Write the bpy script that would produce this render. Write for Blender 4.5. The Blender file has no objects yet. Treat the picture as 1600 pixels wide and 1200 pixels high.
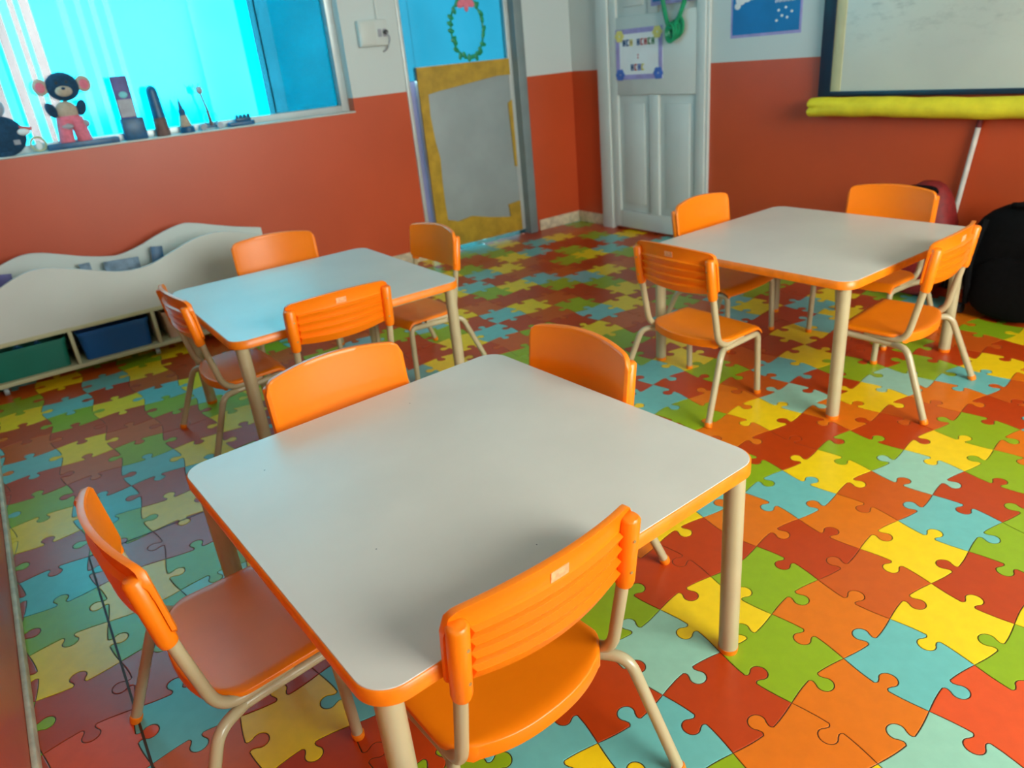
import bpy, bmesh, math, random
from mathutils import Vector, Matrix
random.seed(7)
S = bpy.context.scene
COL = S.collection

# ---------------------------------------------------------------- camera, sky, lights, exposure
cam_data = bpy.data.cameras.new('camera')
cam = bpy.data.objects.new('camera', cam_data)
COL.objects.link(cam)
cam_data.sensor_width = 36.0
cam_data.lens = 36.0 * 1142.01 / 1600.0
cam_data.clip_start = 0.02
cam.matrix_world = Matrix(((0.80798, 0.30889, -0.50175, 0.0),
                           (-0.58214, 0.28704, -0.76074, 0.0),
                           (-0.09096, 0.90675, 0.41174, 1.15919),
                           (0, 0, 0, 1)))
cam_data.dof.use_dof = True
cam_data.dof.focus_distance = 1.2
cam_data.dof.aperture_fstop = 5.0
S.camera = cam

world = bpy.data.worlds.new('sky')
S.world = world
world.use_nodes = True
bg = world.node_tree.nodes['Background']
bg.inputs['Color'].default_value = (0.50, 0.86, 1.0, 1)
bg.inputs['Strength'].default_value = 13.0

def area_light(name, loc, target, sx, sy, power, color, portal=False, spread=180):
    l = bpy.data.lights.new(name, 'AREA')
    l.shape = 'RECTANGLE'; l.size = sx; l.size_y = sy
    l.energy = power; l.color = color
    l.spread = math.radians(spread)
    o = bpy.data.objects.new(name, l)
    COL.objects.link(o)
    o.location = loc
    d = Vector(target) - Vector(loc)
    o.rotation_euler = d.to_track_quat('-Z', 'Y').to_euler()
    if portal:
        l.cycles.is_portal = True
    return o
# daylight enters by the window, the glass door and the opening in the wall behind the camera
area_light('portal_window', (0.80, 4.33, 1.60), (0.80, 0, 1.60), 2.2, 1.4, 1, (1, 1, 1), True)
area_light('portal_glass_door', (2.61, 4.33, 1.10), (2.61, 0, 1.10), 0.85, 2.2, 1, (1, 1, 1), True)
area_light('daylight_rear_window', (1.65, -1.70, 1.60), (2.00, 1.6, 0.60), 2.0, 1.3, 90, (1.0, 0.87, 0.66), spread=140)

S.view_settings.view_transform = 'Standard'
S.view_settings.look = 'None'
S.view_settings.gamma = 1.0
S.view_settings.use_curve_mapping = False
S.view_settings.exposure = -0.36
S.cycles.use_denoising = True
S.cycles.max_bounces = 8
S.cycles.diffuse_bounces = 4
S.cycles.sample_clamp_indirect = 10.0

# ---------------------------------------------------------------- materials
def lin(c):
    return tuple(((v / 255.0) / 12.92 if v / 255.0 <= 0.04045 else ((v / 255.0 + 0.055) / 1.055) ** 2.4) for v in c) + (1.0,)

def mat(name, rgb, rough=0.5, var=0.06, scale=18.0, bump=0.0, bscale=120.0, spec=0.5, metal=0.0, coat=0.0, rgb2=None):
    m = bpy.data.materials.new(name); m.use_nodes = True
    nt = m.node_tree; N = nt.nodes; L = nt.links
    p = N['Principled BSDF']
    p.inputs['Roughness'].default_value = rough
    p.inputs['Metallic'].default_value = metal
    p.inputs['Specular IOR Level'].default_value = spec
    p.inputs['Coat Weight'].default_value = coat
    p.inputs['Coat Roughness'].default_value = 0.15
    tc = N.new('ShaderNodeTexCoord')
    nz = N.new('ShaderNodeTexNoise'); nz.inputs['Scale'].default_value = scale; nz.inputs['Detail'].default_value = 5
    L.new(tc.outputs['Object'], nz.inputs['Vector'])
    rp = N.new('ShaderNodeValToRGB')
    a = lin(rgb)
    b = lin(rgb2) if rgb2 else tuple(min(1, v * (1 + var)) for v in a[:3]) + (1,)
    a2 = a if rgb2 else tuple(v * (1 - var) for v in a[:3]) + (1,)
    rp.color_ramp.elements[0].position = 0.35; rp.color_ramp.elements[1].position = 0.65
    rp.color_ramp.elements[0].color = a2; rp.color_ramp.elements[1].color = b
    L.new(nz.outputs['Fac'], rp.inputs['Fac']); L.new(rp.outputs['Color'], p.inputs['Base Color'])
    if bump:
        nb = N.new('ShaderNodeTexNoise'); nb.inputs['Scale'].default_value = bscale; nb.inputs['Detail'].default_value = 3
        L.new(tc.outputs['Object'], nb.inputs['Vector'])
        bp = N.new('ShaderNodeBump'); bp.inputs['Strength'].default_value = bump; bp.inputs['Distance'].default_value = 0.002
        L.new(nb.outputs['Fac'], bp.inputs['Height']); L.new(bp.outputs['Normal'], p.inputs['Normal'])
    return m

def film_mat(name, tint, gloss=0.012):
    m = bpy.data.materials.new(name); m.use_nodes = True
    nt = m.node_tree; N = nt.nodes; L = nt.links
    tint = tuple(math.sqrt(v) for v in tint)      # the sheet has two faces
    N.remove(N['Principled BSDF'])
    out = N['Material Output']
    tr = N.new('ShaderNodeBsdfTransparent'); tr.inputs['Color'].default_value = tint + (1,)
    gl = N.new('ShaderNodeBsdfGlossy'); gl.inputs['Roughness'].default_value = 0.08
    mx = N.new('ShaderNodeMixShader'); mx.inputs['Fac'].default_value = gloss
    nz = N.new('ShaderNodeTexNoise'); nz.inputs['Scale'].default_value = 3
    tc = N.new('ShaderNodeTexCoord'); L.new(tc.outputs['Object'], nz.inputs['Vector'])
    mc = N.new('ShaderNodeMix'); mc.data_type = 'RGBA'
    mc.inputs[6].default_value = tuple(v * 0.85 for v in tint) + (1,)
    mc.inputs[7].default_value = tint + (1,)
    L.new(nz.outputs['Fac'], mc.inputs[0]); L.new(mc.outputs[2], tr.inputs['Color'])
    L.new(tr.outputs[0], mx.inputs[1]); L.new(gl.outputs[0], mx.inputs[2]); L.new(mx.outputs[0], out.inputs['Surface'])
    return m

def wall_paint(name, low, high, z=1.005):
    """two-tone gloss paint: coral dado below the line, white above"""
    m = mat(name, low, 0.38, 0.05, 2.5, 0.10, 60)
    nt = m.node_tree; N = nt.nodes; L = nt.links
    p = N['Principled BSDF']
    src = p.inputs['Base Color'].links[0].from_socket
    geo = N.new('ShaderNodeNewGeometry'); sx = N.new('ShaderNodeSeparateXYZ')
    L.new(geo.outputs['Position'], sx.inputs[0])
    gt = N.new('ShaderNodeMath'); gt.operation = 'GREATER_THAN'; gt.inputs[1].default_value = z
    L.new(sx.outputs['Z'], gt.inputs[0])
    mx = N.new('ShaderNodeMix'); mx.data_type = 'RGBA'
    L.new(gt.outputs[0], mx.inputs[0]); L.new(src, mx.inputs[6]); mx.inputs[7].default_value = lin(high)
    L.new(mx.outputs[2], p.inputs['Base Color'])
    return m

M = {}
M['paint'] = wall_paint('two_tone_wall_paint', (196, 76, 36), (200, 206, 204))
M['ceiling'] = mat('ceiling_white', (176, 170, 160), 0.8)
M['base'] = mat('baseboard_cream', (206, 190, 160), 0.6, 0.2, 25)
M['grout'] = mat('floor_line_brown', (70, 44, 18), 0.6)
M['orange'] = mat('orange_plastic', (250, 126, 8), 0.34, 0.04, 8, 0.05, 300, 0.5)
M['band'] = mat('orange_edge_band', (248, 128, 14), 0.35, 0.10, 30, 0.05, 200)
M['tube'] = mat('beige_enamel_tube', (184, 168, 132), 0.30, 0.05, 12, 0.02, 100, 0.5, 0, 0.2)
M['top'] = mat('grey_laminate', (212, 200, 188), 0.36, 0.03, 6, 0.03, 400, 0.6)
M['seam'] = mat('dark_seam', (96, 58, 28), 0.6)
M['rivet'] = mat('rivet_metal', (190, 170, 120), 0.3, 0.05, 10, 0, 1, 0.5, 0.8)
M['sticker'] = mat('sticker_pale', (242, 166, 118), 0.5, 0.18, 160)
M['white'] = mat('white_melamine', (202, 204, 198), 0.40, 0.03, 3)
M['cream'] = mat('cream_edge', (190, 188, 150), 0.5, 0.06, 10)
M['whitedoor'] = mat('white_door_paint', (204, 208, 204), 0.42, 0.03, 4, 0.05, 40)
M['alu'] = mat('aluminium_frame', (196, 200, 198), 0.4, 0.05, 8, 0, 1, 0.5, 0.3)
M['steel'] = mat('steel_post_grey', (120, 132, 134), 0.4, 0.06, 8)
M['tape'] = mat('yellow_packing_tape', (180, 142, 44), 0.35, 0.18, 14, 0.3, 40)
M['frost'] = mat('grey_door_board', (150, 158, 158), 0.45, 0.06, 5)
M['mauve'] = mat('mauve_jamb', (130, 118, 150), 0.5, 0.08, 4)
M['navy'] = mat('navy_frame', (12, 40, 62), 0.35, 0.1, 8)
M['foam'] = mat('yellow_foam', (232, 214, 40), 0.7, 0.08, 16, 0.5, 180)
M['black'] = mat('black_nylon', (7, 7, 9), 0.9, 0.3, 60, 0.4, 300, 0.15)
M['red'] = mat('red_nylon', (122, 14, 14), 0.65, 0.2, 40, 0.3, 250)
M['rod'] = mat('grey_white_handle', (206, 196, 186), 0.45, 0.08, 20)
M['darkred'] = mat('dark_red_grip', (110, 24, 24), 0.5)
M['bingreen'] = mat('green_bin_plastic', (22, 112, 96), 0.35, 0.08, 6)
M['binblue'] = mat('blue_bin_plastic', (14, 84, 150), 0.35, 0.08, 6)
M['binpink'] = mat('beige_bin_plastic', (206, 170, 146), 0.45, 0.08, 6)
M['book'] = mat('slate_book_cover', (96, 116, 136), 0.5, 0.4, 30)
M['dark'] = mat('dark_rubber', (40, 42, 44), 0.5)
M['wheel'] = mat('clear_grey_wheel', (150, 156, 156), 0.2, 0.1, 20)
M['green'] = mat('green_plastic_cord', (16, 140, 92), 0.4, 0.2, 40)
M['blue'] = mat('blue_print', (12, 112, 178), 0.45, 0.08, 8)
M['paper'] = mat('white_paper', (232, 234, 236), 0.6, 0.03, 8)
M['lilac'] = mat('lilac_print', (160, 150, 204), 0.5, 0.1, 20)
M['bluep'] = mat('blue_flower_print', (70, 110, 196), 0.5, 0.1, 20)
M['yellowp'] = mat('yellow_flower_print', (226, 212, 120), 0.5, 0.1, 20)
M['inkblue'] = mat('ink_blue', (30, 90, 150), 0.5)
M['inkred'] = mat('ink_red', (200, 84, 84), 0.5)
M['inkgreen'] = mat('ink_green', (60, 140, 80), 0.5)
M['inkyellow'] = mat('ink_yellow', (222, 208, 90), 0.5)
M['bearblue'] = mat('dark_blue_plush', (24, 62, 92), 0.9, 0.2, 60, 0.5, 200)
M['bearpink'] = mat('pink_plush', (226, 120, 140), 0.9, 0.1, 60, 0.5, 200)
M['beartan'] = mat('tan_plush', (186, 168, 150), 0.9, 0.1, 60, 0.5, 200)
M['toyblue'] = mat('blue_toy_plastic', (20, 84, 126), 0.4, 0.2, 30)
M['toypurple'] = mat('purple_card', (84, 78, 140), 0.5, 0.2, 20)
M['toygrey'] = mat('greyish_toy', (160, 160, 170), 0.5, 0.15, 20)
M['toybrown'] = mat('brown_toy', (110, 84, 80), 0.6, 0.2, 30)
M['cardcyan'] = mat('cyan_card', (110, 200, 210), 0.5, 0.1, 20)
M['film_cyan'] = film_mat('cyan_window_film', (0.0004, 0.60, 0.74))
M['film_pale'] = film_mat('pale_cyan_window_film', (0.036, 0.60, 0.68))
M['film_blue'] = film_mat('blue_window_film', (0.0, 0.060, 0.086))
M['film_mid'] = film_mat('mid_blue_window_film', (0.008, 0.066, 0.088))
M['glass'] = film_mat('clear_glass', (0.92, 0.96, 0.97))
M['gap_dimmer'] = film_mat('gap_dimming_sheet', (0.200, 0.118, 0.104))  # added sheets that dim the sky in clear gaps between film strips
M['doorglass'] = film_mat('blue_tinted_door_glass', (0.007, 0.058, 0.078))
M['gaplight'] = film_mat('door_gap_light_tint', (0.040, 0.110, 0.115))  # tint imitating daylight that shows through the gap below the door
M['clearbead'] = mat('clear_bead', (190, 220, 225), 0.08, 0.02, 5, 0, 1, 0.8)

# specks and small scratches worn into the laminate
nt = M['top'].node_tree; N = nt.nodes; L = nt.links
p = N['Principled BSDF']; src_ = p.inputs['Base Color'].links[0].from_socket
tc = N.new('ShaderNodeTexCoord'); vo = N.new('ShaderNodeTexVoronoi'); vo.inputs['Scale'].default_value = 11.0
lt = N.new('ShaderNodeMath'); lt.operation = 'LESS_THAN'; lt.inputs[1].default_value = 0.018
mxc = N.new('ShaderNodeMix'); mxc.data_type = 'RGBA'; mxc.inputs[7].default_value = lin((92, 86, 80))
L.new(tc.outputs['Object'], vo.inputs['Vector']); L.new(vo.outputs['Distance'], lt.inputs[0]); L.new(lt.outputs[0], mxc.inputs[0])
L.new(src_, mxc.inputs[6]); L.new(mxc.outputs[2], p.inputs['Base Color'])

PIECE = {
    'Y': mat('floor_yellow', (244, 200, 22), 0.30, 0.04, 30, 0.06, 260),
    'G': mat('floor_green', (142, 168, 24), 0.30, 0.04, 30, 0.06, 260),
    'B': mat('floor_blue', (108, 180, 174), 0.30, 0.04, 30, 0.06, 260),
    'M': mat('floor_mint', (148, 194, 170), 0.30, 0.04, 30, 0.06, 260),
    'O': mat('floor_orange', (222, 112, 16), 0.30, 0.04, 30, 0.06, 260),
    'D': mat('floor_dark_orange', (202, 86, 20), 0.30, 0.04, 30, 0.06, 260),
    'R': mat('floor_red', (186, 60, 12), 0.30, 0.04, 30, 0.06, 260),
    'C': mat('floor_coral', (222, 80, 32), 0.30, 0.04, 30, 0.06, 260),
}

# ---------------------------------------------------------------- mesh helpers
def link(name, me, material=None, parent=None, smooth=True, angle=35):
    o = bpy.data.objects.new(name, me)
    COL.objects.link(o)
    if parent is not None:
        o.parent = parent
    if material is not None:
        for m in (material if isinstance(material, (list, tuple)) else [material]):
            me.materials.append(m)
    if smooth:
        me.polygons.foreach_set('use_smooth', [True] * len(me.polygons))
        me.set_sharp_from_angle(angle=math.radians(angle))
    return o

def done(name, bm, material=None, parent=None, smooth=True, angle=35, bevel=0.0, segs=2):
    bmesh.ops.recalc_face_normals(bm, faces=bm.faces)
    if bevel:
        es = [e for e in bm.edges if len(e.link_faces) == 2 and e.calc_face_angle(0) > math.radians(35)]
        bmesh.ops.bevel(bm, geom=es, offset=bevel, segments=segs, affect='EDGES', profile=0.5, clamp_overlap=True)
    me = bpy.data.meshes.new(name)
    bm.to_mesh(me); bm.free()
    return link(name, me, material, parent, smooth, angle)

def box(bm, x0, x1, y0, y1, z0, z1, mtx=None):
    r = bmesh.ops.create_cube(bm, size=1)
    T = Matrix.Translation(((x0 + x1) / 2, (y0 + y1) / 2, (z0 + z1) / 2)) @ Matrix.Diagonal((abs(x1 - x0), abs(y1 - y0), abs(z1 - z0), 1))
    if mtx is not None:
        T = mtx @ T
    bmesh.ops.transform(bm, matrix=T, verts=r['verts'])
    return r['verts']

def box_obj(name, b, material, parent=None, bevel=0.0):
    bm = bmesh.new(); box(bm, *b)
    return done(name, bm, material, parent, bevel=bevel)

def cyl(bm, p0, p1, r0, r1=None, seg=20):
    r1 = r0 if r1 is None else r1
    p0 = Vector(p0); p1 = Vector(p1); d = p1 - p0
    q = d.to_track_quat('Z', 'Y').to_matrix().to_4x4()
    r = bmesh.ops.create_cone(bm, cap_ends=True, segments=seg, radius1=r0, radius2=r1, depth=d.length)
    bmesh.ops.transform(bm, matrix=Matrix.Translation((p0 + p1) / 2) @ q, verts=r['verts'])
    return r['verts']

def ball(bm, c, rx, ry=None, rz=None, seg=20, rot=None):
    ry = rx if ry is None else ry; rz = rx if rz is None else rz
    r = bmesh.ops.create_uvsphere(bm, u_segments=seg, v_segments=max(8, seg // 2), radius=1)
    T = Matrix.Translation(c) @ (rot if rot is not None else Matrix.Identity(4)) @ Matrix.Diagonal((rx, ry, rz, 1))
    bmesh.ops.transform(bm, matrix=T, verts=r['verts'])
    return r['verts']

def fillet(pts, rad, n=8):
    """polyline with rounded corners"""
    P = [Vector(p) for p in pts]
    out = [P[0]]
    for k in range(1, len(P) - 1):
        r = rad[k] if isinstance(rad, (list, tuple)) else rad
        a = (P[k - 1] - P[k]); b = (P[k + 1] - P[k])
        la, lb = a.length, b.length
        d = min(r, la * 0.49, lb * 0.49)
        s = P[k] + a / la * d; e = P[k] + b / lb * d
        for i in range(n + 1):
            t = i / n
            out.append(s * (1 - t) ** 2 + P[k] * 2 * t * (1 - t) + e * t * t)
    out.append(P[-1])
    return out

def sweep(bm, pts, r, seg=14, cap=True, closed=False):
    P = [Vector(p) for p in pts]
    n = len(P); rings = []
    up = None
    for k in range(n):
        if closed:
            t = (P[(k + 1) % n] - P[k - 1]).normalized()
        else:
            t = (P[min(k + 1, n - 1)] - P[max(k - 1, 0)]).normalized()
        if up is None:
            up = t.orthogonal().normalized()
        up = (up - t * up.dot(t)).normalized()
        sd = t.cross(up)
        rr = r[k] if isinstance(r, (list, tuple)) else r
        rings.append([bm.verts.new(P[k] + (up * math.cos(a) + sd * math.sin(a)) * rr)
                      for a in [2 * math.pi * i / seg for i in range(seg)]])
    m = n if closed else n - 1
    for k in range(m):
        A = rings[k]; B = rings[(k + 1) % n]
        for i in range(seg):
            bm.faces.new((A[i], A[(i + 1) % seg], B[(i + 1) % seg], B[i]))
    if cap and not closed:
        bm.faces.new(rings[0][::-1]); bm.faces.new(rings[-1])

def prism(bm, poly, z0, z1, mtx=None):
    """extrude 2-D polygon (x,y) from z0 to z1"""
    a = [bm.verts.new((x, y, z0)) for x, y in poly]
    b = [bm.verts.new((x, y, z1)) for x, y in poly]
    n = len(poly)
    bm.faces.new(a[::-1]); bm.faces.new(b)
    for i in range(n):
        bm.faces.new((a[i], a[(i + 1) % n], b[(i + 1) % n], b[i]))
    if mtx is not None:
        bmesh.ops.transform(bm, matrix=mtx, verts=a + b)

def rrect(w, h, r, n=8):
    out = []
    for cx, cy, a0 in ((w / 2 - r, h / 2 - r, 0), (-w / 2 + r, h / 2 - r, 90), (-w / 2 + r, -h / 2 + r, 180), (w / 2 - r, -h / 2 + r, 270)):
        for i in range(n + 1):
            a = math.radians(a0 + 90 * i / n)
            out.append((cx + r * math.cos(a), cy + r * math.sin(a)))
    return out

def empty(name, loc=(0, 0, 0), rz=0.0):
    o = bpy.data.objects.new(name, None); COL.objects.link(o)
    o.location = loc; o.rotation_euler = (0, 0, rz); o.empty_display_size = 0.05
    return o

def tag(o, label, cat, group=None, kind=None):
    o['label'] = label; o['category'] = cat
    if group: o['group'] = group
    if kind: o['kind'] = kind
    return o

def struct(o, label=None):
    o['kind'] = 'structure'
    if label: o['label'] = label
    return o

def copy_tree(o, parent=None):
    c = o.copy(); COL.objects.link(c); c.parent = parent
    for ch in list(o.children):
        if ch.name in bpy.data.objects and ch is not c:
            copy_tree(ch, c)
    return c

# ---------------------------------------------------------------- room shell
XL, XR, YB, YF, ZC = -0.262, 3.45, 4.12, -1.75, 2.70
TH = 0.20
WX0, WX1, WZ0, WZ1 = XL, 1.84, 0.935, 2.25      # window opening
DX0, DX1, DZ1 = 2.185, 3.05, 2.20               # glass-door opening

fl = box_obj('floor', (XL - 0.2, XR + 0.2, YF - 0.2, YB + 0.02, -0.10, -0.0012), M['grout'])
struct(fl, 'multicoloured jigsaw patterned vinyl floor')

bm = bmesh.new()
box(bm, XL, DX0, YB, YB + TH, -0.05, WZ0)
box(bm, XL, DX0, YB, YB + TH, WZ1, ZC)
box(bm, WX1, DX0, YB, YB + TH, WZ0, WZ1)
box(bm, DX0, DX1, YB, YB + TH, DZ1, ZC)
box(bm, DX1, XR + TH, YB, YB + TH, -0.05, ZC)
struct(done('wall_back', bm, M['paint'], smooth=False), 'coral and white wall with the window and glass door')
struct(box_obj('wall_right', (XR, XR + TH, YF, YB, -0.05, ZC), M['paint']), 'coral and white wall with door and whiteboard')
struct(box_obj('wall_left', (XL - TH, XL, YF, YB, -0.05, ZC), M['paint']), 'orange wall edge beside the near left chair')
bm = bmesh.new()
box(bm, XL - TH, XR + TH, YF - TH, YF, -0.05, 0.88)
box(bm, XL - TH, XR + TH, YF - TH, YF, 2.28, ZC)
box(bm, XL - TH, 0.63, YF - TH, YF, 0.88, 2.28)
box(bm, 2.67, XR + TH, YF - TH, YF, 0.88, 2.28)
struct(done('wall_front', bm, M['paint'], smooth=False), 'wall behind the camera with a daylight opening')
struct(box_obj('ceiling', (XL - TH, XR + TH, YF - TH, YB + TH, ZC, ZC + 0.1), M['ceiling']), 'white ceiling above the frame')

def baseboard(name, b):
    bm = bmesh.new(); box(bm, *b)
    struct(done(name, bm, M['base'], bevel=0.004), 'scuffed cream baseboard')
baseboard('baseboard_back', (XL, DX0 - 0.01, YB - 0.014, YB, 0, 0.075))
baseboard('baseboard_corner', (DX1 + 0.03, XR, YB - 0.014, YB, 0, 0.075))
baseboard('baseboard_right', (XR - 0.014, XR, 3.82, YB - 0.014, 0, 0.075))
baseboard('baseboard_board', (XR - 0.014, XR, YF, 2.93, 0, 0.075))
baseboard('baseboard_left', (XL, XL + 0.012, YF, YB, 0, 0.032))

# ---------------------------------------------------------------- jigsaw floor pieces
PITCH = 0.16836
OX, OY = 1.2677, 0.7368
ROWS = {   # colour of cell (i, j): {j: (first i, string)}
    13: (-20, 'GRYDBRGORYBDGRYDRB'),
    12: (-20, 'GRRYRBGDRYOBRGYRDB'),
    11: (-20, 'RDGBRYDRGBRYDRGBOR'),
    10: (-20, 'RYRRBGDYRBDGRYRBOG'),
    9: (-20, 'RBRGYRDGBYRGRBYRDDRG'),
    8: (-20, 'YRBRGRYRDGRBYRBDGRYO'),
    7: (-20, 'BGYDRDBGYRGDBRYRRGBDY'),
    6: (-20, 'GRRYDBGRRYDBGRRYGMORB'),
    5: (-20, 'YRGBRYRDGBDRYRDBRYDGO'),
    4: (-20, 'RGYRBGRYDRYGRYGDMORYG'),
    3: (-20, 'BGRDYRDBRGYRGBROYRGMR'),
    2: (-20, 'RYDGRRYRBDGYRRBGORYDBG'),
    1: (-20, 'GDRBYRBGYRGDBRYRDGBOYR'),
    0: (-20, 'RBGYDRGRRYBRGDORYBORDY'),
    -1: (-20, 'YRBGRDBYRBGDRYBOGYRGOBC'),
    -2: (-20, 'DGRYBRGDBYRGDBRYGORYGOM'),
    -3: (-20, 'RBYRGDRYRGBDYRBGOYGMROY'),
    -4: (-20, 'GYRDBRGYRBDGRYDBGRRRBGO'),
    -5: (-20, 'BDYRRYBGYRGBDRYGBROBYR'),
    -6: (-20, 'RYGYDBGRRYBRGDYBRBRGO'),
    -7: (-20, 'YGDBRYRDGBRYRGMDRYRBO'),
    -8: (-20, 'GRYRBGRYDRBGRYGRBDRGY'),
    -9: (-20, 'RBDGYRDBRGYRBGYRCBDGY'),
}
ORDER = 'YGBODRMC'
def colour(i, j):
    if j in ROWS:
        i0, s = ROWS[j]
        if 0 <= i - i0 < len(s):
            return s[i - i0]
    return random.Random(i * 97 + j * 1013).choice('YGBODRRB')

def edge_curve(n_arc, n_base):
    """(s, h): knob edge, s from -.5 to .5, h outward"""
    b = 0.070
    half = []
    for k in range(n_base):
        s = -0.5 + (0.5 - 0.085) * k / (n_base - 1)
        half.append((s, -b * math.cos(math.pi * s)))
    cx, cr, ch = 0.0, 0.096, 0.085
    half.append((-0.066, -0.050))
    half.append((-0.060, -0.025))
    a0 = math.radians(222)
    arc = []
    for k in range(n_arc):
        a = a0 + (math.radians(90) - a0) * k / (n_arc - 1)
        arc.append((cx + cr * 1.08 * math.cos(a), ch + cr * math.sin(a)))
    left = half + arc
    right = [(-s, h) for s, h in left[::-1][1:]]
    return left + right

def piece_outline(n_arc=9, n_base=7, shrink=0.0):
    e = edge_curve(n_arc, n_base)
    out = []
    # knobs on top/bottom (|y| = .5), sockets left/right, counter-clockwise
    for side in range(4):
        sgn = 1 if side in (0, 2) else -1
        for s, h in e[:-1]:
            x, y = s, -0.5 - sgn * h        # bottom edge, left to right
            for _ in range(side):
                x, y = -y, x
            out.append((x * PITCH, y * PITCH))
    n = len(out); res = []
    for k in range(n):
        a = Vector(out[k - 1]); c = Vector(out[(k + 1) % n]); t = (c - a)
        t = t.normalized() if t.length > 1e-9 else Vector((1, 0))
        nrm = Vector((-t.y, t.x))
        res.append((out[k][0] + nrm.x * shrink, out[k][1] + nrm.y * shrink))
    return res

def piece_mesh(lod):
    bm = bmesh.new()
    args = (9, 7) if lod == 0 else (4, 4)
    a = piece_outline(*args, shrink=0.0011)
    b = piece_outline(*args, shrink=0.0020)
    lo = [bm.verts.new((x, y, -0.0012)) for x, y in a]
    mi = [bm.verts.new((x, y, -0.0004)) for x, y in a]
    up = [bm.verts.new((x, y, 0.0)) for x, y in b]
    n = len(a)
    for i in range(n):
        k = (i + 1) % n
        bm.faces.new((lo[i], lo[k], mi[k], mi[i]))
        bm.faces.new((mi[i], mi[k], up[k], up[i]))
    f = bm.faces.new(up); f.normal_update()
    bmesh.ops.triangulate(bm, faces=[f])
    return bm

fwd = Vector((0.50175, 0.76074, -0.41174)); rgt = Vector((0.80798, -0.58214, -0.09096)); upv = Vector((0.30889, 0.28704, 0.90675))
def view_px(x, y):
    d = Vector((x, y, 0)) - Vector((0, 0, 1.15919))
    z = d.dot(fwd)
    if z < 0.2:
        return None
    return 800 + 1142 * d.dot(rgt) / z, 600 - 1142 * d.dot(upv) / z, z

cells = []
for j in range(-10, 14):
    for i in range(-22, 19):
        cx = OX + PITCH * (j + 0.5); cy = OY - PITCH * (i + 0.5)
        if cy > YB + 0.09 or cy < YF or cx < XL - 0.10 or cx > XR + 0.09:
            continue
        v = view_px(cx, cy)
        seen = v is not None and -60 < v[0] < 1660 and -60 < v[1] < 1280
        cells.append((seen, v[2] if v else 99, i, j, cx, cy))
near = sorted([c for c in cells if c[0]], key=lambda c: c[1])[:300]
nearset = {(c[2], c[3]) for c in near}
bm = piece_mesh(0)
pm = bpy.data.meshes.new('puzzle_piece'); bm.to_mesh(pm); bm.free()
pm.materials.append(PIECE['O'])
for seen, z, i, j, cx, cy in near:
    o = bpy.data.objects.new('puzzle_piece', pm); COL.objects.link(o)
    o.parent = fl
    o.location = (cx, cy, 0)
    o.rotation_euler = (0, 0, 0 if (i + j) % 2 == 0 else math.pi / 2)
    o.material_slots[0].link = 'OBJECT'
    o.material_slots[0].material = PIECE[colour(i, j)]
# the far rest of the same pieces in one object
src = piece_mesh(1)
sv = [v.co.copy() for v in src.verts]; sf = [[v.index for v in f.verts] for f in src.faces]; src.free()
keys = list(PIECE)
V, F, MI = [], [], []
for seen, z, i, j, cx, cy in cells:
    if (i, j) in nearset:
        continue
    base = len(V); rot = (i + j) % 2
    for c in sv:
        x, y = (c.x, c.y) if rot == 0 else (-c.y, c.x)
        V.append((x + cx, y + cy, c.z))
    ki = keys.index(colour(i, j))
    for f in sf:
        F.append([base + q for q in f]); MI.append(ki)
me = bpy.data.meshes.new('far_puzzle_pieces'); me.from_pydata(V, [], F)
me.polygons.foreach_set('material_index', MI)
o = link('far_puzzle_pieces', me, [PIECE[k] for k in keys], fl, smooth=False)
o['kind'] = 'stuff'
o['label'] = 'distant coloured jigsaw pieces of the floor'

# joints where the vinyl sheets meet
for b in ((-0.0815, -0.0765, 0.55, 2.084, -0.001, 0.0006), (-0.079, 0.62, 2.0815, 2.0860, -0.001, 0.0005)):
    box_obj('sheet_seam', b, M['grout'], fl, 0)

# ---------------------------------------------------------------- tables
def make_table():
    t = empty('classroom_table')
    bm = bmesh.new()
    prism(bm, rrect(0.794, 0.794, 0.049, 10), 0.440, 0.460)
    done('tabletop', bm, M['top'], t, bevel=0.0008, segs=1)
    bm = bmesh.new()
    o_ = rrect(0.800, 0.800, 0.052, 10); i_ = rrect(0.7944, 0.7944, 0.0492, 10)
    n = len(o_)
    R = [[bm.verts.new((x, y, z)) for x, y in q] for q, z in ((i_, 0.4592), (o_, 0.4575), (o_, 0.4345), (i_, 0.433))]
    for a in range(4):
        A, B = R[a], R[(a + 1) % 4]
        for k in range(n):
            bm.faces.new((A[k], A[(k + 1) % n], B[(k + 1) % n], B[k]))
    done('edge_band', bm, M['band'], t, angle=60)
    bm = bmesh.new(); prism(bm, rrect(0.7935, 0.7935, 0.049, 8), 0.4335, 0.4395)
    done('underside', bm, M['seam'], t)
    for sx in (-1, 1):
        bm = bmesh.new(); box(bm, sx * 0.335 - 0.010, sx * 0.335 + 0.010, -0.35, 0.35, 0.412, 0.4335)
        done('apron', bm, M['tube'], t, bevel=0.003)
        bm = bmesh.new(); box(bm, -0.35, 0.35, sx * 0.335 - 0.010, sx * 0.335 + 0.010, 0.412, 0.4335)
        done('apron', bm, M['tube'], t, bevel=0.003)
        for sy in (-1, 1):
            bm = bmesh.new(); cyl(bm, (sx * 0.366, sy * 0.366, 0.010), (sx * 0.366, sy * 0.366, 0.4335), 0.0195, seg=28)
            lg = done('leg', bm, M['tube'], t)
            bm = bmesh.new(); cyl(bm, (sx * 0.366, sy * 0.366, 0.0), (sx * 0.366, sy * 0.366, 0.012), 0.0190, 0.0205, seg=28)
            done('foot_cap', bm, M['band'], lg)
    return t
tbl = make_table()
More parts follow.
